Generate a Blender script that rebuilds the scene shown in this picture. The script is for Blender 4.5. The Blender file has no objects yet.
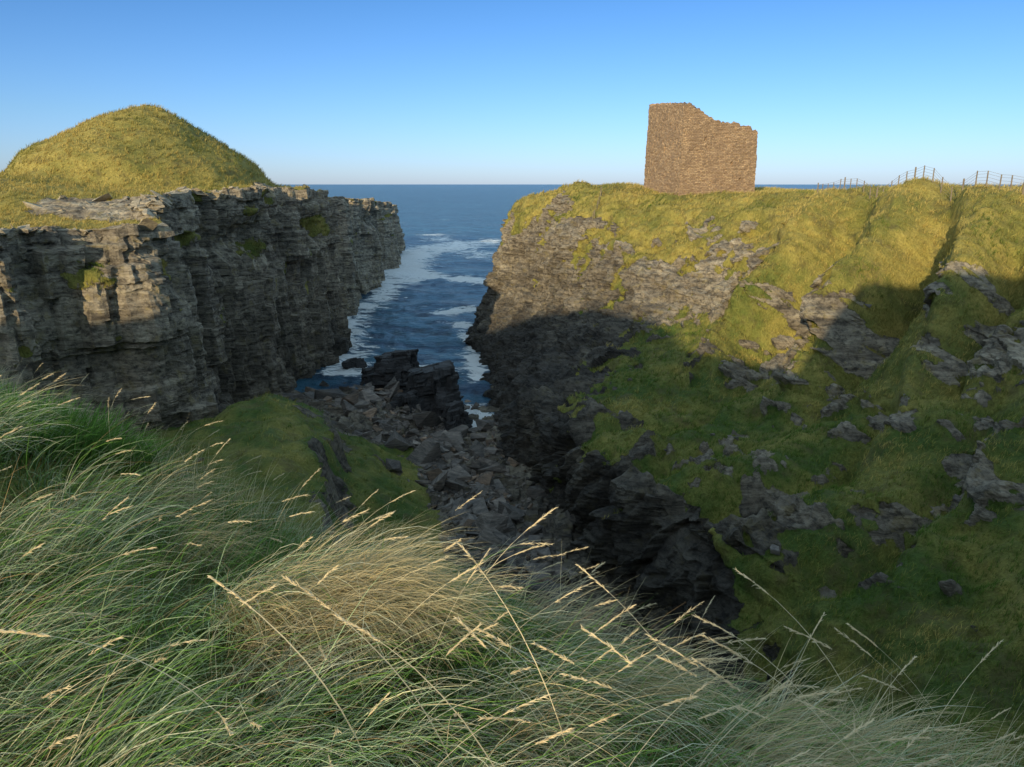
import bpy, bmesh, math, random
import numpy as np
from mathutils import Vector, Euler
from mathutils.bvhtree import BVHTree
rng=np.random.default_rng(7); random.seed(7)
scene=bpy.context.scene

# ---------------------------------------------------------------- noise
def _h(ix,iy,iz,seed):
    h=(ix*374761393+iy*668265263+iz*1440662683+seed*974634777)&0xffffffff
    h=((h^(h>>13))*1274126177)&0xffffffff
    h=((h^(h>>16))*2246822519)&0xffffffff
    h=h^(h>>15)
    return h/4294967295.0
def vn(x,y,z,seed=0):
    x,y,z=np.broadcast_arrays(x,y,z)
    ix=np.floor(x).astype(np.int64);iy=np.floor(y).astype(np.int64);iz=np.floor(z).astype(np.int64)
    fx=x-ix;fy=y-iy;fz=z-iz
    fx=fx*fx*(3-2*fx);fy=fy*fy*(3-2*fy);fz=fz*fz*(3-2*fz)
    r=0
    for a in (0,1):
        wx=fx if a else 1-fx
        for b in (0,1):
            wy=fy if b else 1-fy
            for c in (0,1):
                wz=fz if c else 1-fz
                r=r+wx*wy*wz*_h(ix+a,iy+b,iz+c,seed)
    return r*2-1
def fbm(x,y,z,o=4,seed=0):
    r=0;a=1;t=0
    for i in range(o):
        r=r+a*vn(x*2**i,y*2**i,z*2**i,seed+i*17);t+=a;a*=.5
    return r/t
def blocks(s,z,ss,sz,seed):
    row=np.floor(z/sz).astype(np.int64)
    off=_h(row,row*0+3,row*0,seed)*ss
    col=np.floor((s+off)/ss).astype(np.int64)
    return _h(row,col,row*0+1,seed+5)
def sst(a,b,x):
    t=np.clip((x-a)/(b-a),0,1);return t*t*(3-2*t)
def softplus(x,k): return k*np.logaddexp(0,x/k)

# ---------------------------------------------------------------- mesh helpers
def make_mesh(name,V,F,attrs=None,smooth=None,mat=None,colors=None):
    me=bpy.data.meshes.new(name)
    V=np.asarray(V,dtype=np.float32);F=np.asarray(F,dtype=np.int32)
    n,k=F.shape
    me.vertices.add(len(V));me.vertices.foreach_set('co',V.ravel())
    me.loops.add(n*k);me.loops.foreach_set('vertex_index',F.ravel())
    me.polygons.add(n);me.polygons.foreach_set('loop_start',np.arange(0,n*k,k,dtype=np.int32))
    me.update(calc_edges=True)
    if smooth is not None:
        me.polygons.foreach_set('use_smooth',np.broadcast_to(np.asarray(smooth,dtype=bool),(n,)).copy())
    if attrs:
        for a,v in attrs.items():
            me.attributes.new(a,'FLOAT','POINT').data.foreach_set('value',np.asarray(v,dtype=np.float32).ravel())
    if colors is not None:
        c=np.ones((len(V),4),dtype=np.float32);c[:,:3]=colors
        me.attributes.new('tint','FLOAT_COLOR','POINT').data.foreach_set('color',c.ravel())
    ob=bpy.data.objects.new(name,me);scene.collection.objects.link(ob)
    if mat: me.materials.append(mat)
    return ob
def grid_faces(nu,nv,closed=False):
    i=np.arange(nu if closed else nu-1)[:,None];j=np.arange(nv-1)[None,:]
    i2=(i+1)%nu
    return np.stack([i*nv+j,i2*nv+j,i2*nv+j+1,i*nv+j+1],-1).reshape(-1,4)
def grid_normals(P):
    du=np.gradient(P,axis=0);dv=np.gradient(P,axis=1)
    n=np.cross(du,dv);n/=np.linalg.norm(n,axis=-1,keepdims=True)+1e-9
    return n
def catmull(C,t):
    n=len(C);i=np.clip(np.floor(t).astype(int),0,n-2);f=(t-i)
    sh=(len(t),)+(1,)*(C.ndim-1);f=f.reshape(sh)
    p0=C[np.maximum(i-1,0)];p1=C[i];p2=C[i+1];p3=C[np.minimum(i+2,n-1)]
    return .5*((2*p1)+(-p0+p2)*f+(2*p0-5*p1+4*p2-p3)*f*f+(-p0+3*p1-3*p2+p3)*f**3)
def lerpC(C,t):
    n=len(C);i=np.clip(np.floor(t).astype(int),0,n-2);f=(t-i).reshape((len(t),)+(1,)*(C.ndim-1))
    return C[i]*(1-f)+C[i+1]*f

# ---------------------------------------------------------------- materials
def newmat(name):
    m=bpy.data.materials.new(name);m.use_nodes=True
    nt=m.node_tree;nt.nodes.clear()
    return m,nt
def N(nt,t,**kw):
    n=nt.nodes.new(t)
    for k,v in kw.items(): setattr(n,k,v)
    return n
def L(nt,a,b): nt.links.new(a,b)
def noise(nt,coord,scale,detail=5,rough=.6,dist=0):
    n=N(nt,'ShaderNodeTexNoise');n.inputs['Scale'].default_value=scale
    n.inputs['Detail'].default_value=detail;n.inputs['Roughness'].default_value=rough
    n.inputs['Distortion'].default_value=dist
    L(nt,coord,n.inputs['Vector']);return n.outputs['Fac']
def ramp(nt,fac,stops):
    r=N(nt,'ShaderNodeValToRGB');e=r.color_ramp.elements
    while len(e)<len(stops): e.new(.5)
    for k,(p,c) in enumerate(stops):
        e[k].position=p;e[k].color=(c[0],c[1],c[2],1) if not isinstance(c,float) else (c,c,c,1)
    L(nt,fac,r.inputs['Fac']);return r.outputs['Color']
def mix(nt,f,a,b,mode='MIX'):
    m=N(nt,'ShaderNodeMix',data_type='RGBA',blend_type=mode)
    for sock,v in ((m.inputs[0],f),(m.inputs[6],a),(m.inputs[7],b)):
        if hasattr(v,'is_linked'): L(nt,v,sock)
        elif isinstance(v,(int,float)): sock.default_value=v
        else: sock.default_value=(v[0],v[1],v[2],1)
    return m.outputs[2]
def math_(nt,op,a,b=0.0,clamp=False):
    m=N(nt,'ShaderNodeMath',operation=op,use_clamp=clamp)
    for sock,v in ((m.inputs[0],a),(m.inputs[1],b)):
        if hasattr(v,'is_linked'): L(nt,v,sock)
        else: sock.default_value=v
    return m.outputs[0]
def mapping(nt,vec,scale,rot=(0,0,0)):
    m=N(nt,'ShaderNodeMapping');m.inputs['Scale'].default_value=scale;m.inputs['Rotation'].default_value=rot
    L(nt,vec,m.inputs['Vector']);return m.outputs[0]
def attr(nt,name):
    a=N(nt,'ShaderNodeAttribute');a.attribute_name=name;return a.outputs['Fac']

def terrain_material():
    m,nt=newmat('grass_and_rock')
    pos=N(nt,'ShaderNodeNewGeometry').outputs['Position']
    st=mapping(nt,pos,(.12,.12,1.3),(.06,.04,0))
    strata=noise(nt,st,1.3,7,.72,.6)
    vert=noise(nt,mapping(nt,pos,(1,1,.15)),.8,5,.65,.3)
    big=noise(nt,pos,.12,2,.6)
    fine=noise(nt,mapping(nt,pos,(1,1,1.5)),1.6,7,.74)
    rc=ramp(nt,strata,[(.33,(.12,.10,.08)),(.44,(.33,.28,.21)),(.54,(.51,.44,.33)),(.68,(.66,.58,.43))])
    rc=mix(nt,ramp(nt,vert,[(.42,0.0),(.6,.6)]),rc,mix(nt,.6,rc,(.14,.12,.10)))
    rc=mix(nt,ramp(nt,fine,[(.38,.75),(.53,0.0)]),rc,(.045,.04,.036))
    lich=ramp(nt,noise(nt,pos,.9,4,.7),[(.56,0.0),(.64,1.0)])
    rc=mix(nt,math_(nt,'MULTIPLY',lich,.45),rc,(.42,.34,.15))
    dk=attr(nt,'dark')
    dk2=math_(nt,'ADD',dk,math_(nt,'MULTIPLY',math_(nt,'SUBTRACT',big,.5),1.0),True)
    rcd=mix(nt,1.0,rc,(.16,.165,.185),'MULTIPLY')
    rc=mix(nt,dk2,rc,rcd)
    g1=noise(nt,pos,.22,3,.65);g2=noise(nt,pos,1.3,5,.7);g3=noise(nt,mapping(nt,pos,(1,1,.5)),7,4,.75)
    dry_lit=attr(nt,'dry_lit')
    green=mix(nt,g2,(.04,.085,.015),(.13,.19,.04))
    straw=mix(nt,g2,(.28,.24,.05),(.60,.47,.14))
    dm=math_(nt,'ADD',dry_lit,math_(nt,'MULTIPLY',math_(nt,'SUBTRACT',g1,.5),2.2),True)
    gc=mix(nt,dm,green,straw)  # straw end also carries the sunlit tone, green end the shaded one
    gc=mix(nt,ramp(nt,g3,[(.3,.75),(.6,0.0)]),gc,mix(nt,1.0,gc,(.35,.38,.3),'MULTIPLY'))
    gc=mix(nt,ramp(nt,noise(nt,pos,.5,4,.7),[(.53,0.0),(.66,.6)]),gc,(.11,.09,.04))
    rk=attr(nt,'rock')
    rm=math_(nt,'ADD',rk,math_(nt,'MULTIPLY',math_(nt,'SUBTRACT',g2,.5),1.5))
    rmask=ramp(nt,rm,[(.45,0.0),(.55,1.0)])
    col=mix(nt,rmask,gc,rc)
    h_r=math_(nt,'ADD',math_(nt,'MULTIPLY',strata,.8),math_(nt,'MULTIPLY',fine,.75))
    h_g=math_(nt,'ADD',math_(nt,'MULTIPLY',g2,.6),math_(nt,'MULTIPLY',g3,.35))
    hm=mix(nt,rmask,h_g,h_r)
    b=N(nt,'ShaderNodeBump');b.inputs['Strength'].default_value=1.0;b.inputs['Distance'].default_value=.6
    L(nt,hm,b.inputs['Height'])
    p=N(nt,'ShaderNodeBsdfPrincipled');p.inputs['Roughness'].default_value=.85
    p.inputs['Specular IOR Level'].default_value=.25
    L(nt,col,p.inputs['Base Color']);L(nt,b.outputs[0],p.inputs['Normal'])
    o=N(nt,'ShaderNodeOutputMaterial');L(nt,p.outputs[0],o.inputs[0])
    return m
M_terr=terrain_material()

def blade_material(name,trans=.3):
    m,nt=newmat(name)
    a=N(nt,'ShaderNodeAttribute');a.attribute_name='tint'
    d=N(nt,'ShaderNodeBsdfDiffuse');t=N(nt,'ShaderNodeBsdfTranslucent')
    L(nt,a.outputs['Color'],d.inputs[0]);L(nt,a.outputs['Color'],t.inputs[0])
    mx=N(nt,'ShaderNodeMixShader');mx.inputs[0].default_value=trans
    L(nt,d.outputs[0],mx.inputs[1]);L(nt,t.outputs[0],mx.inputs[2])
    o=N(nt,'ShaderNodeOutputMaterial');L(nt,mx.outputs[0],o.inputs[0])
    return m
M_blade=blade_material('grass_blades')

# ---------------------------------------------------------------- RIGHT CLIFF (lofted bank)
S=[
 [(40,178,22,0),(20,150,22,.1),(12,152,20,.4),(10,156,10,.9),(9,158,5,.9),(8,159,2,1),(8,160,-2,1)],
 [(52,165,22,0),(4,134,22.6,.1),(-.6,130,20.5,.4),(-2.8,132,8,.9),(-5.0,132,3,1),(-6.3,132,.5,1),(-7.0,132.5,-2,1)],
 [(62,150,22,0),(10.2,116,24.8,.1),(4.8,114,19.4,.48),(3.4,110,8.2,.85),(.2,103,3.8,.95),(-2.6,101,1.4,1),(-4.9,104,-1,1)],
 [(72,150,22.5,0),(17.2,105,24.4,0),(10.4,100,18.6,.44),(10,94,10.7,.58),(5.4,86,6.4,.74),(.9,84,3.2,.95),(-3.2,83,-.8,1)],
 [(82,142,22.5,0),(22.5,98,23.2,0),(16.3,88,16.3,.48),(15.4,82,11.2,.50),(9.0,68,7.2,.36),(2.2,66,5.8,.8),(-1.2,68.5,-.3,1)],
 [(92,132,22.5,0),(30.5,91,24.0,0),(23.5,78,15.3,.45),(21.5,70,10.9,.50),(14.1,56,7.6,.20),(5.0,51.2,6.9,.58),(2.2,53.5,-.2,1)],
 [(102,120,22.5,0),(35.2,80,24.3,0),(27.5,66,16,.38),(24.7,58,12.1,.44),(17.5,47,7.8,.36),(7.7,42.5,7.0,.52),(5.0,43.8,-.2,1)],
 [(112,100,22.5,0),(38.6,69,24.3,0),(31.1,57,17.3,.32),(28.1,51,13.7,.38),(20.2,40,8.8,.32),(12.0,35.8,6.7,.38),(9.2,35.8,.5,.85)],
 [(122,80,22.5,0),(41,60,24.1,0),(33.9,50,18.4,.25),(31.1,45,15,.42),(22.3,34,9.8,.38),(15.9,29,6.2,.2),(11.6,28,2.6,.4)],
 [(132,60,23,0),(50,48,24.6,0),(42,40,19,.3),(38,37,16,.45),(28,27,11,.4),(20,22,8.0,.2),(14,20,6.0,.2)],
 [(132,30,25,0),(56,30,26,0),(46,24,21,.3),(40,21,17,.4),(31,15,13,.4),(23,12,10.6,.2),(16,12,9.5,.2)],
 [(120,-10,30,0),(60,8,28,0),(50,4,24,.3),(44,2,21,.4),(34,0,17,.3),(26,0,15,.2),(18,2,13,.2)],
]
C=np.array(S,float)
sk=C[:,:1].copy();sk[:,:,0]+=8;sk[:,:,1]+=6;sk[:,:,2]=-3
bt=C[:,-1:].copy();bt[:,:,0]-=.8;bt[:,:,1]-=.8;bt[:,:,2]-=4
C=np.concatenate([sk,C,bt],1)
mid=C[:,4,:3]
tt=np.linspace(0,len(C)-1,2000);mm=catmull(mid,tt)
arc=np.concatenate([[0],np.cumsum(np.linalg.norm(np.diff(mm,axis=0),axis=1))])
wgt=np.concatenate([[0],np.cumsum(np.diff(arc)*(1+.5*sst(2,7,tt[:-1])))])
NC=820
tcol=np.interp(np.linspace(0,wgt[-1],NC),wgt,tt)
scol=np.interp(tcol,tt,arc)
A=catmull(C,tcol)
cnt=[3,36,90,115,90,80,100,8]
rp=np.concatenate([k+np.linspace(0,1,c,endpoint=False) for k,c in enumerate(cnt)]+[[len(cnt)]])
A2=np.swapaxes(A,0,1)
G=.7*lerpC(A2,rp)+.3*catmull(A2,rp)
G=np.swapaxes(G,0,1)
P=G[...,:3].copy();bias=G[...,3]
rowp=np.broadcast_to(rp[None,:]-1,P.shape[:2])
stp=np.broadcast_to(tcol[:,None],P.shape[:2])
nrm=grid_normals(P)
if nrm[...,2].mean()<0: nrm=-nrm
X,Y,Z=P[...,0],P[...,1],P[...,2]
sarc=np.broadcast_to(scol[:,None],X.shape)
rn=.40*fbm(X*.13,Y*.13,Z*.2,3,3)+.36*fbm(X*.42,Y*.42,Z*.55,3,8)+.22*fbm(X*1.2,Y*1.2,Z*1.2,3,9)
rock=sst(.43,.55,bias+rn)
sw=sarc+2.2*fbm(X*.25,Y*.25,Z*.25,3,21);zw=Z+.10*sarc+1.8*fbm(X*.13,Y*.13,Z*.2,3,22)
big=blocks(sw,zw,5.0,14.0,31)-.5
md=blocks(sw,zw,2.2,4.5,32)-.5
sm=blocks(sw,zw,1.1,1.3,33)-.5
ti=blocks(sw,zw,.6,.5,34)-.5
steep=np.clip(1.25-nrm[...,2]*1.1,.35,1)
drock=(1.4*big+1.2*md+.7*sm+.3*ti)*steep+1.5*fbm(X*.3,Y*.3,Z*.3,4,4)+.9*fbm(X*.9,Y*.9,Z*.9,4,14)+.3
hum=fbm(X*.4,Y*.4,Z*.4,4,5)
act=sst(.3,1.3,rowp)
terr=np.abs(fbm(X*.16,Y*.16,Z*.5,3,17))
dgr=(1.1*fbm(X*.12,Y*.12,Z*.12,3,6)+1.0*hum+.9*terr-.3+.30*fbm(X*1.3,Y*1.3,Z*1.3,3,7))
dis=(1-rock)*dgr*(.3+.7*act)+rock*drock*act
def gully(s0,r0,s1,r1,w,dep):
    ax=stp-s0;ay=(rowp-r0)*.5
    bx=s1-s0;by=(r1-r0)*.5
    t=np.clip((ax*bx+ay*by)/(bx*bx+by*by),0,1)
    wx=.14*fbm(X*.12,Y*.12,Z*.12,2,43)
    dd=np.hypot(ax-t*bx+wx,ay-t*by)
    wig=1+.4*fbm(X*.2,Y*.2,Z*.2,2,44)
    return dep*np.exp(-(dd/(w*wig))**2)*(.35+.65*np.sin(math.pi*np.clip(t,.05,.95)))
dis=dis-gully(6.3,1.25,5.3,3.1,.17,5.4)-gully(7.3,1.3,6.35,3.1,.17,4.8)-gully(8.15,1.3,7.5,3.1,.13,3.4)
dis=dis-gully(7.0,3.6,6.2,5.6,.14,2.4)-gully(5.2,4.0,4.5,6.2,.10,3.0)-gully(8.0,3.4,7.4,5.2,.12,1.8)-gully(5.9,4.2,5.5,6.2,.08,2.6)
dis=dis+gully(5.85,1.4,4.95,3.2,.17,4.4)+gully(6.85,1.4,5.95,3.2,.17,4.0)+gully(7.85,1.4,7.2,3.2,.14,2.4)
hn=nrm.copy();hn[...,2]*=.45;hn/=np.linalg.norm(hn,axis=-1,keepdims=True)
dirv=nrm*(1-rock[...,None])+hn*rock[...,None]
P=P+dirv*dis[...,None]
dry_lit=np.interp(rowp,[-1,0,1.6,2.4,3.2,4,7],[.86,.86,.74,.56,.36,.26,.18])  # upper grass painted yellower as sunlit, lower slope greener as shaded
dark=np.interp(rowp,[0,2,2.9,3.6,5,7],[.0,.08,.36,.7,.95,1.1])+.20*(1-sst(3.2,4.8,stp))  # wet dark foot; upper rock band painted lighter as sunlit
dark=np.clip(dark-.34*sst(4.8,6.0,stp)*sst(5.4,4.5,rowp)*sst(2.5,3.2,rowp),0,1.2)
def add_grid(name,P,rock,dry_lit,dark,mat=M_terr):
    nu,nv=P.shape[:2]
    F=grid_faces(nu,nv)
    rf=rock.reshape(-1)[F].mean(1)
    return make_mesh(name,P.reshape(-1,3),F,{'rock':rock,'dry_lit':dry_lit,'dark':dark},smooth=rf<.5,mat=mat)
right=add_grid('grassy_sea_cliff',P,rock,dry_lit,dark)
PR,RR,DR=P,rock,dry_lit

# ---------------------------------------------------------------- LEFT HEADLAND
E=np.array([(-125,28),(-95,33),(-66,41),(-50,44),(-43,46),(-38,49),(-34.5,50),(-33.5,55),(-29.5,57.5),(-28,60.5),(-28.6,65),(-31.0,67),(-30.5,74),(-31.5,80),(-29,84),
 (-30.3,93),(-28,98),(-28.7,106),(-26.8,110),(-27.5,114),(-36,119),(-40,128),(-38,138),(-32.6,143.5),(-34,152),(-41,170),(-33.6,180),(-35.5,192),(-46,214),(-37.2,226),(-40,240),(-51,262),(-42,275),(-44,288),(-54,303),(-70,306),(-105,300)],float)
el=np.concatenate([[0],np.cumsum(np.linalg.norm(np.diff(E,axis=0),axis=1))])
NL=1040
q=np.linspace(0,1,NL)
vis=np.interp(np.linspace(0,el[-1],3000),[0,el[3],el[22],el[-1]],[.5,2.2,2.2,.8])
cw=np.cumsum(vis);cw=(cw-cw[0])/(cw[-1]-cw[0])
ls=np.interp(q,cw,np.linspace(0,el[-1],3000))
def smoothcurve(w):
    sx=np.zeros(NL);sy=np.zeros(NL)
    for k in np.linspace(-w,w,9):
        sx+=np.interp(np.clip(ls+k,0,el[-1]),el,E[:,0]);sy+=np.interp(np.clip(ls+k,0,el[-1]),el,E[:,1])
    return sx/9,sy/9
sx,sy=smoothcurve(5)
ex,ey=smoothcurve(.6)
tx=np.gradient(sx);ty=np.gradient(sy);tl=np.hypot(tx,ty);onx=ty/tl;ony=-tx/tl
def Ttop(x,y):
    b=np.interp(y,[20,45,56,60,66,75,100,118,150,200,300],[22.0,22.0,21.8,21.9,23.4,24.1,24.4,23.6,22.2,20.8,16.4])
    inl=sst(-34,-55,x)
    b=b+inl*1.4*sst(40,70,y)*(1-sst(110,150,y))
    dx=x+44.6;dy=y-97
    r=np.sqrt((dx/np.where(dx>0,13.8,17.0))**2+(dy/17)**2+.014)
    mnd=8.6*np.clip(1.06-r**1.12,0,None)
    b=b+softplus(mnd+1.1*sst(.98,.84,r)-.2,.2)
    b=b+.35*fbm(x*.12,y*.12,x*0,3,51)+.36*fbm(x*.5,y*.5,x*0,3,52)+.14*fbm(x*2,y*2,x*0,2,53)
    return b
def Dface(s,z,x,y):
    sw=s+1.5*fbm(x*.2,y*.2,z*.08,3,61)
    zw=z-.06*s+.9*fbm(x*.09,y*.09,z*.2,3,62)+.5*vn(z*.9,z*0,z*0,66)
    d=2.2*(blocks(sw,zw*0+.5,6.0,1000,71)-.5)+.7*(blocks(sw,zw*0+.5,2.3,1000,77)-.5)+2.0*(blocks(sw,zw,5.0,6.5,72)-.5)+1.3*(blocks(sw,zw,2.4,3.6,73)-.5)
    ledge=sst(.34,.05,(24-z)/24)
    d=d+(.25+.75*ledge)*(blocks(sw,zw,2.8,1.3,74)-.5)+(.15+.35*ledge)*(blocks(sw,zw,1.2,.6,75)-.5)
    return d+.9*fbm(x*.15,y*.15,z*.1,3,63)+.34*fbm(x*1.0,y*1.0,z*.9,4,64)
NT=150;NF=185
zt0=Ttop(ex,ey)
Dt=Dface(ls,zt0,ex,ey)
w=np.linspace(0,1,NT)**1.9
spx=np.full(NL,-150.);spy=60+.6*ey
TX=ex[:,None]*(1-w)+spx[:,None]*w;TY=ey[:,None]*(1-w)+spy[:,None]*w
inw=np.hypot(TX-ex[:,None],TY-ey[:,None])
fall=np.exp(-(inw/3.5)**1.5)
TX=TX+onx[:,None]*Dt[:,None]*fall;TY=TY+ony[:,None]*Dt[:,None]*fall
TZ=Ttop(TX,TY)
rtop=sst(1.6,.3,inw+2.6*fbm(TX*.25,TY*.25,TZ*0,3,81))
stepm=sst(60,62.5,TY)*sst(68.5,66,TY)*sst(-44,-36,TX)
rtop=np.maximum(rtop,sst(.45,.6,stepm*.9+.5*fbm(TX*.3,TY*.3,TZ*0,3,82)))
TZ=TZ+rtop*(.5*(blocks(TX,TY,2.4,1.6,83)-.5)+.25*(blocks(TX,TY,.9,.7,84)-.5))
topP=np.stack([TX,TY,TZ],-1)[:,::-1]
f=np.linspace(0,1,NF+1)[1:]
zt=TZ[:,0]
zf=zt[:,None]*(1-f)+(-3)*f
lean=2.2*f**1.3
FX0=ex[:,None]+onx[:,None]*lean;FY0=ey[:,None]+ony[:,None]*lean
s2=np.broadcast_to(ls[:,None],FX0.shape)
Df=Dface(s2,zf,FX0,FY0)
bl0=sst(0,.02,f)[None,:]
Df=Dt[:,None]*(1-bl0)+Df*bl0
under=-2.4*np.exp(-((f[None,:]-.19)/.07)**2)*sst(0,.4,fbm(s2*.12,f[None,:]*0,s2*0,2,91)+.2)
Df=Df+under
FX=FX0+onx[:,None]*Df;FY=FY0+ony[:,None]*Df
faceP=np.stack([FX,FY,zf+0*FX],-1)
PL=np.concatenate([topP,faceP],1)
rface=1-.75*sst(.22,.45,fbm(FX*.25,FY*.25,zf*.5,3,95)-.15*f[None,:]*3+.05)
RL=np.concatenate([rtop[:,::-1],rface],1)
DL=np.concatenate([np.clip(.92+.3*fbm(TX*.1,TY*.1,TZ*0,2,96),0,1)[:,::-1],np.full(FX.shape,.5)],1)  # headland top and mound painted golden as sunlit grass
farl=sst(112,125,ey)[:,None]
KL=np.concatenate([np.full(TX.shape,.0),np.clip(np.interp(f,[0,.12,.3,.6,1],[-.1,.0,.12,.42,.9])[None,:]*(1-.9*farl)-.4*farl+.14*(blocks(s2,zf,3.0,2.6,99)-.5)*2,-.5,1)],1)  # upper and far faces painted lighter as sunlit, foot darker
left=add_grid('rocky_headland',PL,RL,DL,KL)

# ---------------------------------------------------------------- GULLY FLOOR
gx=np.linspace(-46,26,420);gy=np.linspace(8,125,600)
GX,GY=np.meshgrid(gx,gy,indexing='ij')
z0=np.interp(GY,[8,12,20,28,35,43,55,68,80,90,100,125],[10,8.5,5,2.4,.8,.4,.6,.3,-.4,-1.3,-3,-8])
xc=np.interp(GY,[8,12,20,28,35,43,55,68,80,125],[15,14,12,9,5,1.2,-2.3,-5,-9,-12])
dl=xc-4-GX
sl=np.interp(GY,[20,45,56,66,80],[.58,.58,.52,.3,.1])
rise=sl*softplus(dl,1.0)
cap=np.interp(GY,[20,50,60,70],[5.0,6.2,5.6,3.2])
rise=-softplus(cap-rise,.5)+cap
GZ=z0+rise+.25*softplus(GX-xc-3,1)
GZ+=2.2*np.exp(-(((GX+15)/7)**2+((GY-79)/9)**2))
GZ+=2.0*sst(-12.3,-13.6,GX+.25*(GY-50)+1.1*fbm(GX*.3,GY*.3,GX*0,2,110))*sst(66,60,GY)
GZ-=2.5*sst(-19,-28,GX)*sst(72,60,GY)
gr=sst(.2,1.4,dl+1.3*fbm(GX*.25,GY*.25,GX*0,3,101))*sst(67,63,GY+3.5*fbm(GX*.2,GY*.2,GX*0,3,102))
edge=np.exp(-((GX+.25*(GY-50)+12.9+1.1*fbm(GX*.3,GY*.3,GX*0,2,110))/.9)**2)
rk=np.clip(1-gr+edge*1.5*(fbm(GX*.4,GY*.4,GX*0,2,109)>-.2)*(GY<66)+.8*sst(.32,.46,fbm(GX*.3,GY*.3,GX*0,3,119)),0,1)
GZ+=.9*fbm(GX*.2,GY*.2,GX*0,3,103)+.5*fbm(GX*.8,GY*.8,GX*0,3,104)+rk*.7*(blocks(GX,GY,1.3,1.1,105)-.5)
PG=np.stack([GX,GY,GZ],-1)
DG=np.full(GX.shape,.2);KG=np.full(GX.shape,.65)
floor=add_grid('gully_floor',PG,rk,DG,KG)

# ---------------------------------------------------------------- MAINLAND
ye_x=[-150,-60,-30,-12,-8,-5.7,-1.84,0,1.3,2.5,4,8,16,30,60,150]
ye_y=[5,8,12,12,10.4,8.2,5.8,4.9,4.3,3.8,2.9,1,-3,-8,-10,-10]
def main_h(x,y,detail=True):
    e=y-np.interp(x,ye_x,ye_y)
    xc=np.clip(x,-14,5)
    z=23.12-.20*xc*sst(.2,5,y)-.05*np.clip(x-5,0,5)-.155*np.clip(y,-1,5)-.23*np.clip(y-5,0,7)-.10*np.clip(x,0,4)*np.clip(y,0,5)*.45
    z=z-.28*sst(3.2,4.8,y)*sst(-4.0,-1.2,x)
    z=z+.22*np.exp(-(((x+.80)/.6)**2+((y-3.15)/.5)**2))+.10*np.exp(-(((x-1.1)/.6)**2+((y-2.8)/.5)**2))
    xp=x-.4045*(y+30)
    rid=np.interp(xp,[-150,-85,-76,-66,-50,-39,-29,-24.5,-21.5,-18.5,-17.2,-15.6,-13.6,-12.6,-10.5,-8,0,15,40,150],[24,28,31,34.0,37.5,37.5,35.5,33,30.4,31.2,30.6,28.2,28.2,29.8,34,37.6,37.5,38,39,41])  # unseen ridge behind the camera, crest and notch shaped to cast the shade
    g=sst(-5,-30,y)
    z=z*(1-g)+rid*g
    z=z-1.4*sst(-30,-70,y)
    z=z-1.25*softplus(e,.45)
    if detail:
        z=z+.12*fbm(x*.8,y*.8,x*0,3,111)+.05*fbm(x*3,y*3,x*0,2,112)+g*.35*fbm(x*.3,y*.3,x*0,3,113)
    return np.maximum(z,-4),e
u=np.linspace(-1,1,500)
mx=130*np.sinh(4.6*u)/np.sinh(4.6)
vy=np.linspace(-1,1,440);my=np.where(vy<0,75,42)*np.sinh(4.0*vy)/np.sinh(4.0)+2
MX,MY=np.meshgrid(mx,my,indexing='ij')
MZ,ME=main_h(MX,MY)
PM=np.stack([MX,MY,MZ],-1)
rkm=sst(6,12,ME+4*fbm(MX*.2,MY*.2,MZ*.2,3,115))*.9
ground=add_grid('ground',PM,rkm,np.full(MX.shape,.3),np.full(MX.shape,.6))

# ---------------------------------------------------------------- blades
def blade_paths(root,phi,th0,th1,Ln,K,wave=0.0):
    n=len(root);pts=np.zeros((n,K+1,3));pts[:,0]=root
    ph=phi.copy()
    for k in range(K):
        t=(k+.5)/K;th=th0+(th1-th0)*t
        if wave: ph=ph+rng.normal(0,wave,n)
        d=np.stack([np.sin(th)*np.cos(ph),np.sin(th)*np.sin(ph),np.cos(th)],-1)
        pts[:,k+1]=pts[:,k]+d*(Ln/K)[:,None]
    return pts
def blades_mesh(pts,phi,wd,roll,col0,col1,taper=1.6):
    n,K1,_=pts.shape
    t=np.linspace(0,1,K1)
    side=np.stack([-np.sin(phi)*np.cos(roll),np.cos(phi)*np.cos(roll),np.sin(roll)],-1)
    ww=wd[:,None]*(1-.9*t[None,:]**taper)*.5
    A=pts+side[:,None,:]*ww[...,None];B=pts-side[:,None,:]*ww[...,None]
    V=np.stack([A,B],2).reshape(-1,3)
    base=(np.arange(n)*K1*2)[:,None];k=np.arange(K1-1)[None,:]*2
    F=np.stack([base+k,base+k+1,base+k+3,base+k+2],-1).reshape(-1,4)
    tc=np.sqrt(t)
    c=col0[:,None,:]*(1-tc[None,:,None])+col1[:,None,:]*tc[None,:,None]
    c=np.repeat(c,2,axis=1).reshape(-1,3)
    return V,F,c
def join(parts):
    Vs=[];Fs=[];Cs=[];o=0
    for V,F,c in parts:
        Vs.append(V);Fs.append(F+o);Cs.append(c);o+=len(V)
    return np.concatenate(Vs),np.concatenate(Fs),np.concatenate(Cs)

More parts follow.
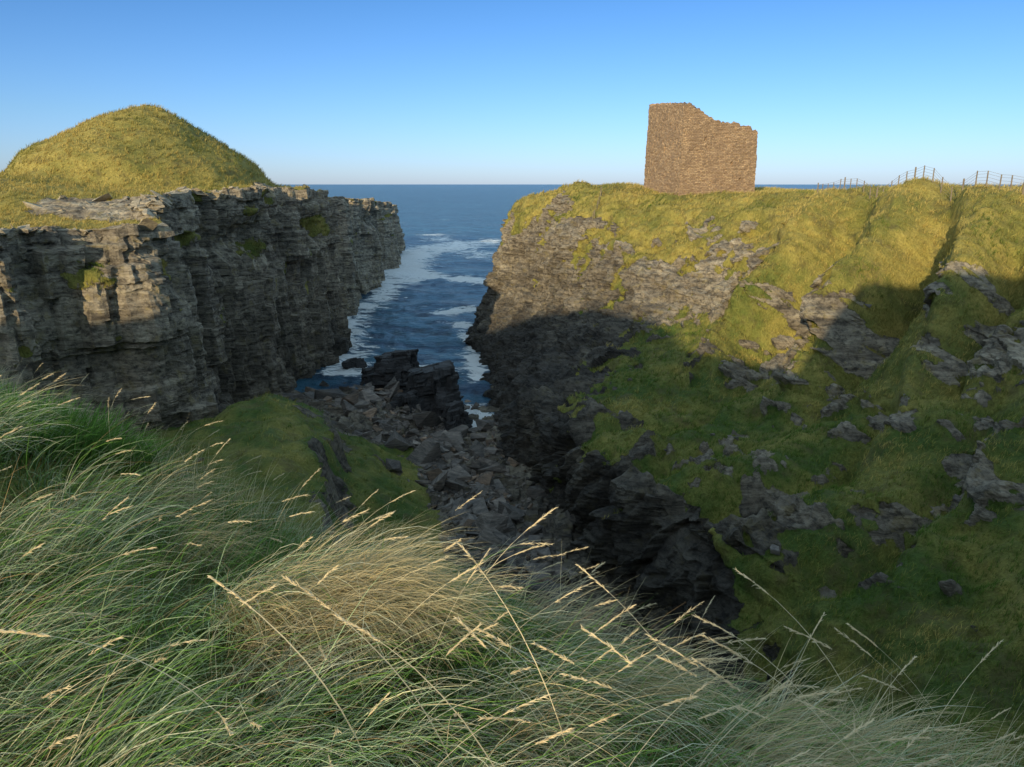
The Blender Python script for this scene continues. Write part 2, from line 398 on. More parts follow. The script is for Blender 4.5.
pale=np.array([.80,.79,.58]);straw=np.array([.84,.71,.45]);gg=np.array([.22,.40,.085]);gd=np.array([.11,.22,.05]);blue=np.array([.50,.63,.36]);gold=np.array([.86,.70,.36]);brown=np.array([.40,.27,.14])
parts=[]
n=66000
r=rng.uniform(1.0,15,n);a=rng.uniform(-.95,.95,n);x=r*np.sin(a);y=r*np.cos(a);z,e=main_h(x,y)
k=e<1.3;x,y,z,e=x[k],y[k],z[k],e[k];n=len(x)
phi=-.3+.9*fbm(x*.9,y*.9,x*0,2,203)+rng.normal(0,.6,n)
u1=rng.uniform(0,1,n)[:,None]
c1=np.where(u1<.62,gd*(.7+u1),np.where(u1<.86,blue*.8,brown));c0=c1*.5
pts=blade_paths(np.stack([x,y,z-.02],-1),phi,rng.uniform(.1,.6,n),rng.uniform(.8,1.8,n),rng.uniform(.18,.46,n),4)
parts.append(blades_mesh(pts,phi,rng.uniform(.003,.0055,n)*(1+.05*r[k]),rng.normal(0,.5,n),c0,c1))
# tussocks
nt_=1650
r=rng.uniform(1.25,14.5,nt_);a=rng.uniform(-.92,.92,nt_);tx_=r*np.sin(a);ty_=r*np.cos(a);_,te=main_h(tx_,ty_)
k=te<1.0;tx_,ty_,te,r=tx_[k],ty_[k],te[k],r[k];nt_=len(tx_)
band=sst(-1.7,-1.2,te)*sst(.1,-.3,te)*sst(3.2,1.0,tx_)
gm=np.clip(.20+.78*band+.5*fbm(tx_*.6,ty_*.6,tx_*0,2,205)*(1-band*.6),0,1)
tg=rng.uniform(0,1,nt_)<gm
tdir=-.3+.9*fbm(tx_*.5,ty_*.5,tx_*0,2,206)+rng.normal(0,.3,nt_)
tL=np.where(tg,rng.uniform(.28,.46,nt_),rng.uniform(.40,.80,nt_))*np.where(te>-1.6,.8,1)
tflat=np.where(tg,rng.uniform(.8,1.4,nt_),rng.uniform(1.2,2.3,nt_))
sel=rng.uniform(0,1,nt_)[:,None]
tcl=np.where(sel<.40,pale,np.where(sel<.62,straw,blue))
tcl=np.where(tg[:,None],gg*rng.uniform(.6,1.2,(nt_,1)),tcl)*rng.uniform(.7,1.1,(nt_,1))
m=58
T=np.repeat(np.arange(nt_),m);n=len(T)
an=rng.uniform(0,6.28,n);rr=(.03+.16*rng.uniform(0,1,n)**.8)*(1+.04*r[T])
x=tx_[T]+rr*np.cos(an);y=ty_[T]+rr*np.sin(an);z,e=main_h(x,y)
vx=np.cos(tdir[T])*1.0+.55*np.cos(an)*rng.uniform(0,1.4,n)+rng.normal(0,.2,n);vy_=np.sin(tdir[T])*1.0+.55*np.sin(an)*rng.uniform(0,1.4,n)+rng.normal(0,.2,n)
phi=np.arctan2(vy_,vx)
sel=rng.uniform(0,1,(n,1))
c1=tcl[T]*rng.uniform(.6,1.2,(n,1));c1=np.where(sel<.24,gg*1.0,np.where(sel<.30,brown,c1))
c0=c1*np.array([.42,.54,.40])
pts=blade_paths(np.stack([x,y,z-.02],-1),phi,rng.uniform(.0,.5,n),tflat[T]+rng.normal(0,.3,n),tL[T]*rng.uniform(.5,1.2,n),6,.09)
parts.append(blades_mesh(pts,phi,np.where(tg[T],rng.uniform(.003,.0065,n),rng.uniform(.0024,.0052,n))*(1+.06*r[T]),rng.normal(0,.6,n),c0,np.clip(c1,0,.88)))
for (tx1,ty1,rad,num) in [(-1.2,3.15,.24,800),(-.8,3.0,.24,900),(-.85,3.4,.22,600),(-.5,3.15,.22,600),(-1.05,2.8,.22,400),(.55,3.0,.22,350),(1.2,2.8,.24,500),(.0,2.5,.2,250),(-2.6,5.0,.26,300),(-4.6,7.4,.3,400),(-5.5,8.0,.3,400),(.2,4.0,.26,250),(1.8,3.0,.3,350),(.9,2.4,.2,250),(-2.0,4.2,.2,250)]:
    a=rng.uniform(0,6.28,num);rr=rad*np.sqrt(rng.uniform(0,1,num))
    x=tx1+rr*np.cos(a);y=ty1+rr*np.sin(a);z,e=main_h(x,y)
    phi=-.3+rng.normal(0,.35,num)+.7*fbm(x*3,y*3,x*0,2,207)+.25*np.sin(a)
    u1=rng.uniform(0,1,num)[:,None]
    c1=(gold*u1+straw*(1-u1))*rng.uniform(.55,1.05,(num,1));c0=c1*.45
    pts=blade_paths(np.stack([x,y,z],-1),phi,rng.uniform(.0,.4,num),rng.uniform(1.4,2.5,num),rng.uniform(.3,.75,num),7,.1)
    parts.append(blades_mesh(pts,phi,rng.uniform(.0024,.0052,num),rng.normal(0,.5,num),c0,c1))
n=2000
x=rng.uniform(-10,4.5,n);y=np.interp(x,ye_x,ye_y)+rng.normal(-.2,.4,n);z,e=main_h(x,y)
phi=rng.normal(0,.7,n);u1=rng.uniform(.7,1.1,n)[:,None]
pts=blade_paths(np.stack([x,y,z],-1),phi,rng.uniform(0,.3,n),rng.uniform(.4,1.5,n),rng.uniform(.3,.7,n),6,.08)
parts.append(blades_mesh(pts,phi,rng.uniform(.003,.0055,n),rng.normal(0,.5,n),straw*u1*.6,straw*u1))
V,F,c=join(parts)
make_mesh('grass',V,F,colors=c,mat=M_blade,smooth=False)
n=1500
a=rng.uniform(0,6.28,n);rr=.75*np.sqrt(rng.uniform(0,1,n));x=-4.0+rr*np.cos(a)*1.2;y=5.8+rr*np.sin(a)*.8;z,e=main_h(x,y)
phi=a+rng.normal(0,.5,n);u1=rng.uniform(.6,1.2,n)[:,None]
pts=blade_paths(np.stack([x,y,z],-1),phi,rng.uniform(.1,.5,n),rng.uniform(.7,1.7,n),rng.uniform(.28,.5,n),5)
V,F,c=blades_mesh(pts,phi,rng.uniform(.010,.018,n),rng.normal(0,.3,n),np.array([.06,.12,.025])*u1,np.array([.16,.30,.06])*u1,taper=2.5)
make_mesh('leafy_plant',V,F,colors=c,mat=M_blade,smooth=False)

def stalks(x,y,phi,Ln,th0,th1,wd,seed_len=.2):
    n=len(x);z,e=main_h(x,y)
    K=10;pts=blade_paths(np.stack([x,y,z],-1),phi,th0,th1,Ln,K,.03)
    u1=rng.uniform(.8,1.0,n)[:,None];c1=np.array([.90,.76,.50])*u1;c0=np.array([.68,.57,.35])*u1
    out=[blades_mesh(pts,phi,wd,rng.normal(0,.6,n),c0,c1,taper=3)]
    m=48
    for k in range(m):
        t=1-seed_len*(k/m)
        ft=t*K;i=min(int(ft),K-1);fr=ft-i
        p=pts[:,i]*(1-fr)+pts[:,i+1]*fr
        tht=th0+(th1-th0)*t+rng.normal(0,.25,n)
        ph=phi+rng.normal(0,.28,n)
        l=rng.uniform(.014,.030,n)*(1.0 if k>6 else .75)
        q=blade_paths(p,ph,tht,tht+.2,l,2)
        out.append(blades_mesh(q,ph,wd*1.3,rng.uniform(-1.5,1.5,n),c1*.92,c1,taper=1.2))
    return out
parts=[]
n=420
r=rng.uniform(1.8,10,n);a=rng.uniform(-.8,.8,n);x=r*np.sin(a);y=r*np.cos(a);_,e=main_h(x,y)
k=e<.6;x,y=x[k],y[k];n=len(x)
parts+=stalks(x,y,rng.normal(-.2,.5,n),rng.uniform(.5,.9,n),rng.uniform(.05,.4,n),rng.uniform(.9,1.6,n),rng.uniform(.0026,.004,n))
near=np.array([(-.45,2.1),(-.15,2.1),(.25,2.2),(.75,2.3),(1.0,2.3),(1.5,2.7),(1.75,2.9),(2.3,3.1),(-.9,2.2),(1.25,2.4),(.45,2.5),(.95,2.75),(1.9,2.6),(0.3,2.1),(1.5,2.2),(.6,2.1),(1.2,2.1),(2.1,2.7),(2.4,2.9),(1.7,2.4),(.1,1.9),(.9,1.9),(1.3,2.0)])
n=len(near)
parts+=stalks(near[:,0],near[:,1],math.pi-.3+rng.normal(0,.22,n),rng.uniform(.9,1.25,n),rng.uniform(.1,.4,n),rng.uniform(1.0,1.4,n),rng.uniform(.0042,.0062,n),.17)
near=np.array([(1.0,2.1),(.5,2.1),(1.5,2.3),(-.2,2.0),(1.2,2.2),(.8,2.1),(.2,2.3),(1.8,2.5),(.7,2.6),(1.3,2.1),(1.0,2.4),(1.6,2.3),(2.0,2.6),(1.1,2.6)])
n=len(near)
parts+=stalks(near[:,0],near[:,1],rng.normal(-.2,.3,n),rng.uniform(.65,.9,n),rng.uniform(.2,.5,n),rng.uniform(1.0,1.5,n),rng.uniform(.004,.006,n))
V,F,c=join(parts)
make_mesh('seeding_grass_stalks',V,F,colors=c,mat=M_blade,smooth=False)

def scatter(P,rock,dry_lit,num,ymax=150,lmin=.22,lmax=.5):
    a=P[:-1,:-1];b=P[1:,:-1];d=P[:-1,1:]
    cr=np.cross(b-a,d-a);ar=np.linalg.norm(cr,axis=-1)
    nz=np.abs(cr[...,2])/(ar+1e-9)
    dist=np.linalg.norm(a-np.array([0,0,25.]),axis=-1)
    inv=(np.abs(a[...,0])<.85*a[...,1]+6)&(a[...,1]>5)&(a[...,1]<ymax)&(a[...,2]>.8)
    w=ar*(rock[:-1,:-1]<.35)*inv*(nz>.3)/(dist**1.3)
    w=w.ravel();w/=w.sum()
    idx=rng.choice(len(w),num,p=w)
    ii,jj=np.unravel_index(idx,ar.shape)
    u_=rng.uniform(0,1,(num,1));v_=rng.uniform(0,1,(num,1))
    p=a[ii,jj]+(b-a)[ii,jj]*u_+(d-a)[ii,jj]*v_
    dr=dry_lit[ii,jj];dist=dist[ii,jj]
    m=5
    p=np.repeat(p,m,0)+rng.normal(0,.08,(num*m,3))*[1,1,.2];dr=np.repeat(dr,m);dist=np.repeat(dist,m)
    nn=len(p)
    dm=np.clip(dr+1.1*fbm(p[:,0]*.22,p[:,1]*.22,p[:,2]*.22,3,301)+rng.normal(0,.18,nn),0,1)[:,None]
    cc=np.array([.11,.19,.035])*(1-dm)+np.array([.66,.51,.17])*dm
    cc=cc*rng.uniform(.7,1.25,(nn,1))
    phi=rng.normal(-.1,.9,nn)
    pts=blade_paths(p-[0,0,.03],phi,rng.uniform(0,.4,nn),rng.uniform(.6,1.6,nn),rng.uniform(lmin,lmax,nn)*(.6+.006*dist),2)
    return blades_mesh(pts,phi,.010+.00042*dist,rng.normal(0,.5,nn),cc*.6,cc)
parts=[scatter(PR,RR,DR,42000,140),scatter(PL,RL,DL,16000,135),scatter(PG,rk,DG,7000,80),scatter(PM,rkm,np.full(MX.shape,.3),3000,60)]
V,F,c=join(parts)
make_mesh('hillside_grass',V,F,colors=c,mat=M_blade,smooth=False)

# ---------------------------------------------------------------- rocks
def rock_material(name,base,dk):
    m,nt=newmat(name)
    pos=N(nt,'ShaderNodeNewGeometry').outputs['Position']
    oi=N(nt,'ShaderNodeAttribute');oi.attribute_name='tint'
    s_=noise(nt,mapping(nt,pos,(.4,.4,3)),2,6,.7,.3);fn=noise(nt,pos,6,5,.7)
    cc=ramp(nt,s_,[(.35,dk),(.65,base)])
    cc=mix(nt,1.0,cc,oi.outputs['Color'],'MULTIPLY')
    b=N(nt,'ShaderNodeBump');b.inputs['Strength'].default_value=.9;b.inputs['Distance'].default_value=.2
    L(nt,math_(nt,'ADD',s_,fn),b.inputs['Height'])
    p=N(nt,'ShaderNodeBsdfPrincipled');p.inputs['Roughness'].default_value=.75
    L(nt,cc,p.inputs['Base Color']);L(nt,b.outputs[0],p.inputs['Normal'])
    o=N(nt,'ShaderNodeOutputMaterial');L(nt,p.outputs[0],o.inputs[0]);return m
M_rub=rock_material('rubble_stone',(.18,.16,.145),(.045,.043,.043))
M_slab=rock_material('lichen_slab_stone',(.54,.47,.35),(.22,.19,.15))
M_blk=rock_material('wet_dark_stone',(.075,.073,.075),(.018,.018,.02))
def hull(seed,sx=1,sy=1,sz=1,npt=16,pw=.42):
    r=np.random.default_rng(seed)
    bm=bmesh.new()
    for _ in range(npt):
        p=r.uniform(-1,1,3);p=np.sign(p)*np.abs(p)**pw
        bm.verts.new((p[0]*sx*.5,p[1]*sy*.5,p[2]*sz*.5))
    bmesh.ops.convex_hull(bm,input=bm.verts[:])
    for v in [v for v in bm.verts if not v.link_faces]: bm.verts.remove(v)
    bmesh.ops.triangulate(bm,faces=bm.faces[:])
    bm.verts.index_update()
    V=np.array([v.co[:] for v in bm.verts]);F=np.array([[v.index for v in f.verts] for f in bm.faces]);bm.free()
    return V,F
temps=[hull(i,npt=13) for i in range(20)]
def bvh_of(P):
    V=P.reshape(-1,3);F=grid_faces(P.shape[0],P.shape[1])
    return BVHTree.FromPolygons(V.tolist(),F.tolist())
bG=bvh_of(PG[::2,::2]);bR=bvh_of(PR[::2,::2]);bL=bvh_of(PL[::3,::3])
def top_z(x,y,trees):
    best=-10
    for t in trees:
        h=t.ray_cast(Vector((x,y,60)),Vector((0,0,-1)))
        if h[0] is not None: best=max(best,h[0].z)
    return best
def rotm(a,b,c_): return np.array(Euler((a,b,c_)).to_matrix())
def put_rock(x,y,z,s,tint,flat,parts):
    V,F=temps[random.randrange(20)]
    sc=np.array([s*random.uniform(.6,1.6),s*random.uniform(.5,1.1),s*flat*random.uniform(.5,1.4)])
    M=rotm(random.gauss(0,.4),random.gauss(0,.4),random.uniform(0,6.28))
    parts.append(((V*sc)@M.T+np.array([x,y,z]),F,np.tile(np.array(tint),(len(V),1))))
parts=[];cntr=0
while cntr<3600:
    y=random.uniform(38,97);xcv=float(np.interp(y,[34,43,55,68,80,97],[4,1.2,-3.0,-7,-13,-20]))
    wdt=float(np.interp(y,[42,50,60,75,97],[2.2,3.0,5,7.5,6]))
    x=random.gauss(xcv-.5,wdt*.6)
    gz=top_z(x,y,[bG])
    if gz<-.5: continue
    ii=min(max(int((x+46)/72*419),0),419);jj=min(max(int((y-8)/117*599),0),599)
    if rk[ii,jj]<.5: continue
    s=min(2.4,.18*math.exp(abs(random.gauss(0,.9))))
    g=random.uniform(.5,1.7)
    tint=(g*1.05,g,g*.93) if random.random()<.85 else (g*1.45,g*1.1,g*.8)
    put_rock(x,y,gz+s*.1,s*1.3,tint,.5,parts);cntr+=1
V,F,c=join(parts);make_mesh('rock_rubble',V,F,colors=c,mat=M_rub,smooth=False)
parts=[]
ii,jj=np.where((RR>.3)&(RR<.8)&(PR[...,1]<95)&(np.abs(PR[...,0])<.8*PR[...,1]))
for k in rng.choice(len(ii),90,replace=False):
    p=PR[ii[k],jj[k]];s=.16*math.exp(abs(random.gauss(0,.5)));g=random.uniform(.8,2.2)
    put_rock(p[0],p[1],p[2],s*1.3,(g,g*.97,g*.92),.7,parts)
V,F,c=join(parts);make_mesh('loose_rocks',V,F,colors=c,mat=M_rub,smooth=False)
parts=[]
ii,jj=np.where((RL[:,:NT]>.4)&(PL[:,:NT,1]<114)&(PL[:,:NT,0]>-50))
for k in rng.choice(len(ii),170,replace=False):
    p=PL[ii[k],jj[k]];s=.3*math.exp(abs(random.gauss(0,.55)));g=random.uniform(.7,1.2)
    put_rock(p[0],p[1],p[2],s*1.5,(g,g*.97,g*.9),.3,parts)
V,F,c=join(parts);make_mesh('headland_slabs',V,F,colors=c,mat=M_slab,smooth=False)

# big sea-worn block: a bedded, fractured lump built as one displaced surface
def rock_block(name,cx,cy,zb,wx,wy,h,rot,seed):
    nu,nv=150,70
    th=np.linspace(0,2*math.pi,nu,endpoint=False)
    t=np.linspace(0,1,nv)
    side=np.clip(t/.72,0,1);cap=np.clip((t-.72)/.28,0,1)
    TH,Sd=np.meshgrid(th,side,indexing='ij');_,Cp=np.meshgrid(th,cap,indexing='ij')
    n_=6.0
    rad=1/((np.abs(np.cos(TH))**n_+np.abs(np.sin(TH))**n_)**(1/n_))
    per=TH*(wx+wy)/3.2
    zz=Sd*h
    d=.9*(blocks(per,zz,2.0,1.5,seed)-.5)+.55*(blocks(per,zz,1.1,.7,seed+1)-.5)+.7*(blocks(per,zz*0+.3,2.4,100,seed+2)-.5)+.3*fbm(per,zz,zz*0,3,seed+3)
    d=d-.6*Sd
    rr=rad*(1-Cp)
    x=np.cos(TH)*rr*(wx/2)+np.cos(TH)*d*(1-Cp);y=np.sin(TH)*rr*(wy/2)+np.sin(TH)*d*(1-Cp)
    z=zz+Cp*.15+sst(0,.1,Sd)*(.14*x-.06*y)+(Cp>0)*(.5*(blocks(x+50,y+50,1.9,1.6,seed+4)-.5))
    z=z+.12*fbm(x,y,z,3,seed+6)
    cr,sr=math.cos(rot),math.sin(rot)
    Pb=np.stack([cx+x*cr-y*sr,cy+x*sr+y*cr,zb+z],-1)
    g=.8+.5*fbm(per*.7,zz*1.5,zz*0,3,seed+5)
    c=np.repeat(g.reshape(-1,1),3,1)
    return make_mesh(name,Pb.reshape(-1,3),grid_faces(nu,nv,True),colors=c,mat=M_blk,smooth=False)
rock_block('boulder',-8.5,78,-1.2,5.4,5.0,7.0,.2,611)
rock_block('boulder',-13.6,84.5,-.5,4.8,4.6,6.4,-.25,622)
rock_block('boulder',-5.8,73.5,-1.4,3.2,3.4,4.2,.6,633)
rock_block('boulder',-17.8,92,-1.3,3.2,2.6,3.6,.4,644)
rock_block('boulder',-22,100,-1.2,3,2.4,2.6,.4,655)
rock_block('boulder',-11.2,75.5,0,3.0,2.6,3.6,.9,666)

# ---------------------------------------------------------------- TOWER
def tower():
    cor=[(21.9,100.),(33.0,104.6),(29.5,116),(19.5,112.)]
    cen=np.mean(cor,axis=0)
    tops=[[(0,34.95),(.08,34.9),(.16,34.3),(.3,33.7),(.42,33.0),(.6,32.7),(.8,32.55),(.9,32.4),(.93,31.9),(1,32.1)],
          [(0,32.0),(.2,31.2),(.6,30.5),(1,30.3)],[(0,30.3),(.6,30.6),(.85,32),(1,35.7)],[(0,35.7),(.3,35.5),(.7,35.2),(1,34.95)]]
    per=[];H=[];cs=[];nn_=[];acc=0
    for k in range(4):
        a=np.array(cor[k]);b=np.array(cor[(k+1)%4]);ln=np.linalg.norm(b-a);m=int(ln/.11)
        nr=np.array([(b-a)[1],-(b-a)[0]])/ln
        for i in range(m):
            t=i/m;per.append(a+(b-a)*t);H.append(np.interp(t,*zip(*tops[k])));cs.append(acc+t*ln)
            nn_.append(nr)
        acc+=ln
    per=np.array(per);H=np.array(H);cs=np.array(cs);n_out=np.array(nn_)
    H=H+.25*(np.floor(cs/.45).astype(int)*7919%13/13-.5)+.12*vn(cs*3,cs*0,cs*0,5)
    inner=cen+(per-cen)*.64
    bd=(per-cen)/np.linalg.norm(per-cen,axis=1,keepdims=True)
    zb=20.5
    fo=np.linspace(0,1,120)
    Z=zb+(H[:,None]-zb)*fo
    s_=np.broadcast_to(cs[:,None],Z.shape)
    rel=.10*(blocks(s_,Z,.5,.24,401)-.5)+.12*fbm(s_*.5,Z*.5,Z*0,3,402)
    for (hs,hz,w_,h_) in [(7.9,27.6,.16,.2),(3.6,30.6,.14,.16),(9.5,25.6,.14,.16),(41.5,29.5,.2,.4)]:
        rel=np.where((np.abs(s_-hs)<w_)&(np.abs(Z-hz)<h_),-.5,rel)
    bat=.3*(1-fo[None,:])
    O=np.stack([per[:,0:1]+n_out[:,0:1]*rel+bd[:,0:1]*bat,per[:,1:2]+n_out[:,1:2]*rel+bd[:,1:2]*bat,Z],-1)
    ft=np.linspace(0,1,8)[1:]
    cap=np.stack([per[:,0:1]*(1-ft)+inner[:,0:1]*ft,per[:,1:2]*(1-ft)+inner[:,1:2]*ft,H[:,None]+.25*vn(s_[:,:7]*2.2,ft[None,:]*6,s_[:,:7]*0,7)+0*ft],-1)
    fi=np.linspace(0,1,30)[1:]
    I=np.stack([inner[:,0:1]+0*fi,inner[:,1:2]+0*fi,H[:,None]*(1-fi)+zb*fi],-1)
    Pt=np.concatenate([O,cap,I],1)
    m,nt=newmat('rubble_masonry')
    g=N(nt,'ShaderNodeNewGeometry');pos=g.outputs['Position']
    a=attr(nt,'along')
    sep=N(nt,'ShaderNodeSeparateXYZ');L(nt,pos,sep.inputs[0])
    cb=N(nt,'ShaderNodeCombineXYZ');L(nt,a,cb.inputs[0]);L(nt,sep.outputs[2],cb.inputs[1])
    wob=N(nt,'ShaderNodeTexNoise');wob.inputs['Scale'].default_value=1.3;L(nt,pos,wob.inputs['Vector'])
    ws=N(nt,'ShaderNodeVectorMath',operation='SCALE');L(nt,wob.outputs['Color'],ws.inputs[0]);ws.inputs['Scale'].default_value=.3
    va=N(nt,'ShaderNodeVectorMath',operation='ADD');L(nt,cb.outputs[0],va.inputs[0]);L(nt,ws.outputs[0],va.inputs[1])
    br=N(nt,'ShaderNodeTexBrick');L(nt,va.outputs[0],br.inputs['Vector'])
    br.inputs['Scale'].default_value=1;br.inputs['Brick Width'].default_value=.5;br.inputs['Row Height'].default_value=.19
    br.inputs['Mortar Size'].default_value=.022;br.inputs['Mortar Smooth'].default_value=.4
    br.inputs['Color1'].default_value=(.33,.21,.12,1);br.inputs['Color2'].default_value=(.58,.40,.23,1);br.inputs['Mortar'].default_value=(.16,.11,.07,1)
    nn=noise(nt,pos,.5,5,.7);n2=noise(nt,pos,4,5,.7)
    cc=mix(nt,ramp(nt,nn,[(.4,0.0),(.65,.7)]),br.outputs['Color'],(.27,.18,.11))
    cc=mix(nt,ramp(nt,n2,[(.35,.5),(.6,0.0)]),cc,(.13,.09,.06))
    b=N(nt,'ShaderNodeBump');b.inputs['Strength'].default_value=.8;b.inputs['Distance'].default_value=.08
    hh=math_(nt,'SUBTRACT',math_(nt,'MULTIPLY',n2,.8),math_(nt,'MULTIPLY',br.outputs['Fac'],.6));L(nt,hh,b.inputs['Height'])
    p=N(nt,'ShaderNodeBsdfPrincipled');p.inputs['Roughness'].default_value=.9;L(nt,cc,p.inputs['Base Color']);L(nt,b.outputs[0],p.inputs['Normal'])
    o=N(nt,'ShaderNodeOutputMaterial');L(nt,p.outputs[0],o.inputs[0])
    nu,nv=Pt.shape[:2]
    make_mesh('ruined_castle_tower',Pt.reshape(-1,3),grid_faces(nu,nv,True),{'along':np.repeat(cs,nv)},smooth=False,mat=m)
tower()

# ---------------------------------------------------------------- FENCE
mw,nt=newmat('weathered_wood')
pos=N(nt,'ShaderNodeNewGeometry').outputs['Position']
cc=ramp(nt,noise(nt,mapping(nt,pos,(8,8,1)),3,5,.6),[(.3,(.10,.08,.06)),(.7,(.28,.23,.17))])
p=N(nt,'ShaderNodeBsdfPrincipled');p.inputs['Roughness'].default_value=.85;L(nt,cc,p.inputs['Base Color'])
o=N(nt,'ShaderNodeOutputMaterial');L(nt,p.outputs[0],o.inputs[0])
def fence(name,pts,step,h,wires,R=(.08,.055)):
    bm=bmesh.new();pp=np.array(pts,float)
    ll=np.concatenate([[0],np.cumsum(np.linalg.norm(np.diff(pp,axis=0),axis=1))])
    prev=None;s_=0;k=0
    while s_<ll[-1]:
        x=float(np.interp(s_,ll,pp[:,0]));y=float(np.interp(s_,ll,pp[:,1]));z=top_z(x,y,[bR,bL])
        big_=(k%5==0);r=R[0] if big_ else R[1];hh=h*(1.12 if big_ else random.uniform(.92,1.04))
        tip=(random.gauss(0,.04),random.gauss(0,.04))
        vb=[];vt=[]
        for i in range(8):
            a=i*math.pi/4
            vb.append(bm.verts.new((x+r*math.cos(a),y+r*math.sin(a),z-.3)));vt.append(bm.verts.new((x+tip[0]+r*.9*math.cos(a),y+tip[1]+r*.9*math.sin(a),z+hh)))
        for i in range(8): bm.faces.new((vb[i],vb[(i+1)%8],vt[(i+1)%8],vt[i]))
        c=bm.verts.new((x+tip[0],y+tip[1],z+hh+.04))
        for i in range(8): bm.faces.new((vt[i],vt[(i+1)%8],c))
        cur=[(x+tip[0]*f_,y+tip[1]*f_,z+h*f_) for f_ in wires]
        if prev:
            for a,b in zip(prev,cur):
                w_=.009
                q=[(0,w_),( w_,-w_),(-w_,-w_)]
                va=[bm.verts.new((a[0]+i,a[1],a[2]+j)) for i,j in q];vb2=[bm.verts.new((b[0]+i,b[1],b[2]+j)) for i,j in q]
                for i in range(3): bm.faces.new((va[i],va[(i+1)%3],vb2[(i+1)%3],vb2[i]))
        prev=cur;s_+=step*random.uniform(.85,1.15);k+=1
    me=bpy.data.meshes.new(name);bm.to_mesh(me);bm.free();me.materials.append(mw)
    ob=bpy.data.objects.new(name,me);scene.collection.objects.link(ob)
fence('fence',[(36.0,90),(36.6,82),(37.6,74),(39.0,67),(40.4,61.0),(44.5,55),(54,46)],1.2,1.35,[.2,.4,.6,.8,.96])
fence('fence',[(12.4,106.5),(10.8,101.5)],1.3,1.1,[.45,.95])

# ---------------------------------------------------------------- SEA
def sea():
    na=900;nr=500
    a=np.linspace(0,2*math.pi,na,endpoint=False)
    r=45*np.exp(np.linspace(0,1,nr)**1.25*math.log(40000/45))
    a=a-.55*np.sin(a)
    X=r[None,:]*np.sin(a)[:,None];Yv=r[None,:]*np.cos(a)[:,None]
    w=1/(1+(r[None,:]/300)**2)
    wv=1.1*fbm(X*.05+Yv*.02,Yv*.09,X*0,4,501)+.5*(1-np.abs(fbm(X*.25,Yv*.4,X*0,3,502)))
    Zv=wv*w*sst(60,110,r)[None,:]+.30*fbm(X*.6,Yv*.6,X*0,3,503)*w
    Zv=Zv-1.2*sst(70,60,Yv)*(r[None,:]<200)
    fo=np.zeros_like(X)
    def near_line(pts,wd,st):
        nonlocal fo
        for (x0,y0),(x1,y1) in zip(pts[:-1],pts[1:]):
            dx,dy=x1-x0,y1-y0;t=np.clip(((X-x0)*dx+(Yv-y0)*dy)/(dx*dx+dy*dy),0,1)
            fo=np.maximum(fo,st*np.exp(-(np.hypot(X-x0-t*dx,Yv-y0-t*dy)/wd)**2))
    near_line([(-22,97),(-25,108),(-29,122),(-31,140),(-30,165),(-32,190)],4.5,.95)
    near_line([(-31,195),(-32,215),(-34,250),(-37,290)],8,1.15)
    near_line([(-9,133),(-6,115),(-4.5,95)],2.4,1.0)
    near_line([(-14,145),(-9,150)],3,.9)
    near_line([(-3,72),(-4,80)],2.5,1.0);near_line([(-16,99),(-8,98)],3,.9)
    near_line([(-22,205),(-33,228)],6,1.3);near_line([(-4,190),(-14,202)],5,1.6)
    near_line([(-34,290),(-15,330)],18,.95);near_line([(-10,260),(-40,380)],10,.65)
    V=np.stack([X,Yv,Zv],-1);nu,nv=V.shape[:2]
    m,nt=newmat('sea_water')
    pos=N(nt,'ShaderNodeNewGeometry').outputs['Position']
    n1=noise(nt,mapping(nt,pos,(.6,1,1)),.22,7,.72,.4);n2=noise(nt,mapping(nt,pos,(.6,1,1)),1.4,5,.7,.2);n0=noise(nt,mapping(nt,pos,(.35,1,1)),.02,5,.65)
    col=mix(nt,ramp(nt,n1,[(.42,0.0),(.58,1.0)]),(.006,.036,.075),(.05,.17,.25))
    col=mix(nt,ramp(nt,n0,[(.4,0.0),(.6,.5)]),col,(.007,.036,.08))
    fm=attr(nt,'foam')
    fn=noise(nt,mapping(nt,pos,(.6,1,1)),.30,8,.72,1.2);fb=noise(nt,pos,.045,3,.6)
    fsum=math_(nt,'ADD',math_(nt,'MULTIPLY',fm,.20),math_(nt,'ADD',math_(nt,'MULTIPLY',fn,.80),math_(nt,'MULTIPLY',fb,.25)))
    fmask=ramp(nt,fsum,[(.635,0.0),(.672,1.0)])
    col=mix(nt,fmask,col,(.84,.87,.88))
    b=N(nt,'ShaderNodeBump');b.inputs['Strength'].default_value=1;b.inputs['Distance'].default_value=1.8
    L(nt,math_(nt,'ADD',n1,math_(nt,'MULTIPLY',n2,.35)),b.inputs['Height'])
    p=N(nt,'ShaderNodeBsdfPrincipled');L(nt,col,p.inputs['Base Color']);L(nt,b.outputs[0],p.inputs['Normal'])
    p.inputs['IOR'].default_value=1.33;p.inputs['Specular IOR Level'].default_value=.35
    L(nt,math_(nt,'ADD',math_(nt,'MULTIPLY',fmask,.5),.3),p.inputs['Roughness'])
    o=N(nt,'ShaderNodeOutputMaterial');L(nt,p.outputs[0],o.inputs[0])
    make_mesh('sea',V.reshape(-1,3),grid_faces(nu,nv,True),{'foam':fo},smooth=True,mat=m)
sea()

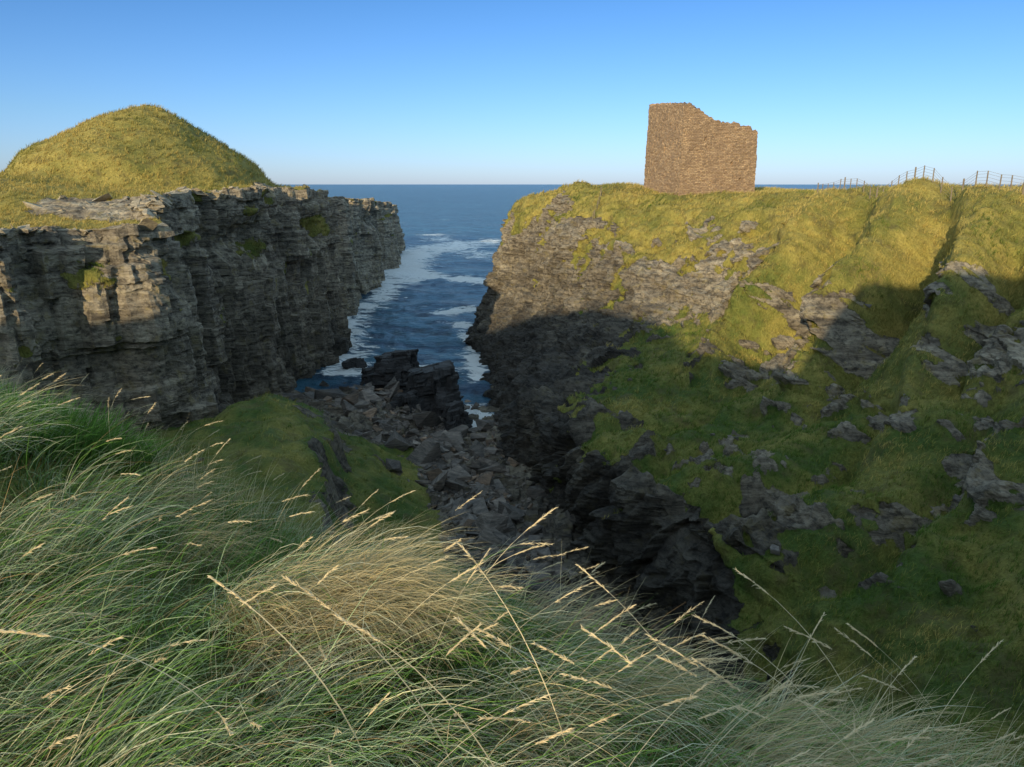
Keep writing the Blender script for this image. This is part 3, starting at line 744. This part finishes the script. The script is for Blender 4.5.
# ---------------------------------------------------------------- LIGHT, SKY, CAMERA
el_=math.radians(12);hx,hy=.375,.927
d=Vector((hx*math.cos(el_),hy*math.cos(el_),-math.sin(el_)))
sd=bpy.data.lights.new('sun','SUN');sd.energy=5.0;sd.angle=math.radians(.5);sd.color=(1,.81,.51)
so=bpy.data.objects.new('sun',sd);so.rotation_euler=d.to_track_quat('-Z','Y').to_euler();scene.collection.objects.link(so)
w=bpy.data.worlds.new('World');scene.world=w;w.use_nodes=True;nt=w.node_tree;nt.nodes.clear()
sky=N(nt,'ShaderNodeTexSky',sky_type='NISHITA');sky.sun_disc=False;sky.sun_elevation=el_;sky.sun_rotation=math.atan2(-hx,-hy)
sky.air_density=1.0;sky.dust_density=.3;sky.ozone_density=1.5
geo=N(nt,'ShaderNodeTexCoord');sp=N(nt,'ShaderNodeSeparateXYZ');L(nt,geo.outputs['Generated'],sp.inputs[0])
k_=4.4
tint=ramp(nt,sp.outputs[2],[(0.0,(.54/k_,.78/k_,1.75/k_)),(.08,(.46/k_,.72/k_,1.3/k_)),(.22,(.32/k_,.60/k_,1.05/k_)),(.5,(3.4/k_,2.85/k_,2.15/k_)),(1.0,(1,.84,.62))])  # overhead sky boosted out of view to fill the foreground shade
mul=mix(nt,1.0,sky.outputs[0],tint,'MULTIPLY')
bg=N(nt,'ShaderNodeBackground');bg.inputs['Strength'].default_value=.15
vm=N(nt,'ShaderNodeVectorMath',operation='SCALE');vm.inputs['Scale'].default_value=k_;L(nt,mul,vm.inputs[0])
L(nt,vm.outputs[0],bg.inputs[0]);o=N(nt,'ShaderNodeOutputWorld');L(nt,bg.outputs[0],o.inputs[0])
cd=bpy.data.cameras.new('camera');cd.lens=26.0;cd.sensor_width=36;cd.clip_start=.05;cd.clip_end=100000
co=bpy.data.objects.new('camera',cd);co.location=(0,0,25);co.rotation_euler=(math.radians(90-15.1),0,0)
scene.collection.objects.link(co);scene.camera=co
scene.view_settings.view_transform='Standard';scene.view_settings.look='None';scene.view_settings.exposure=0
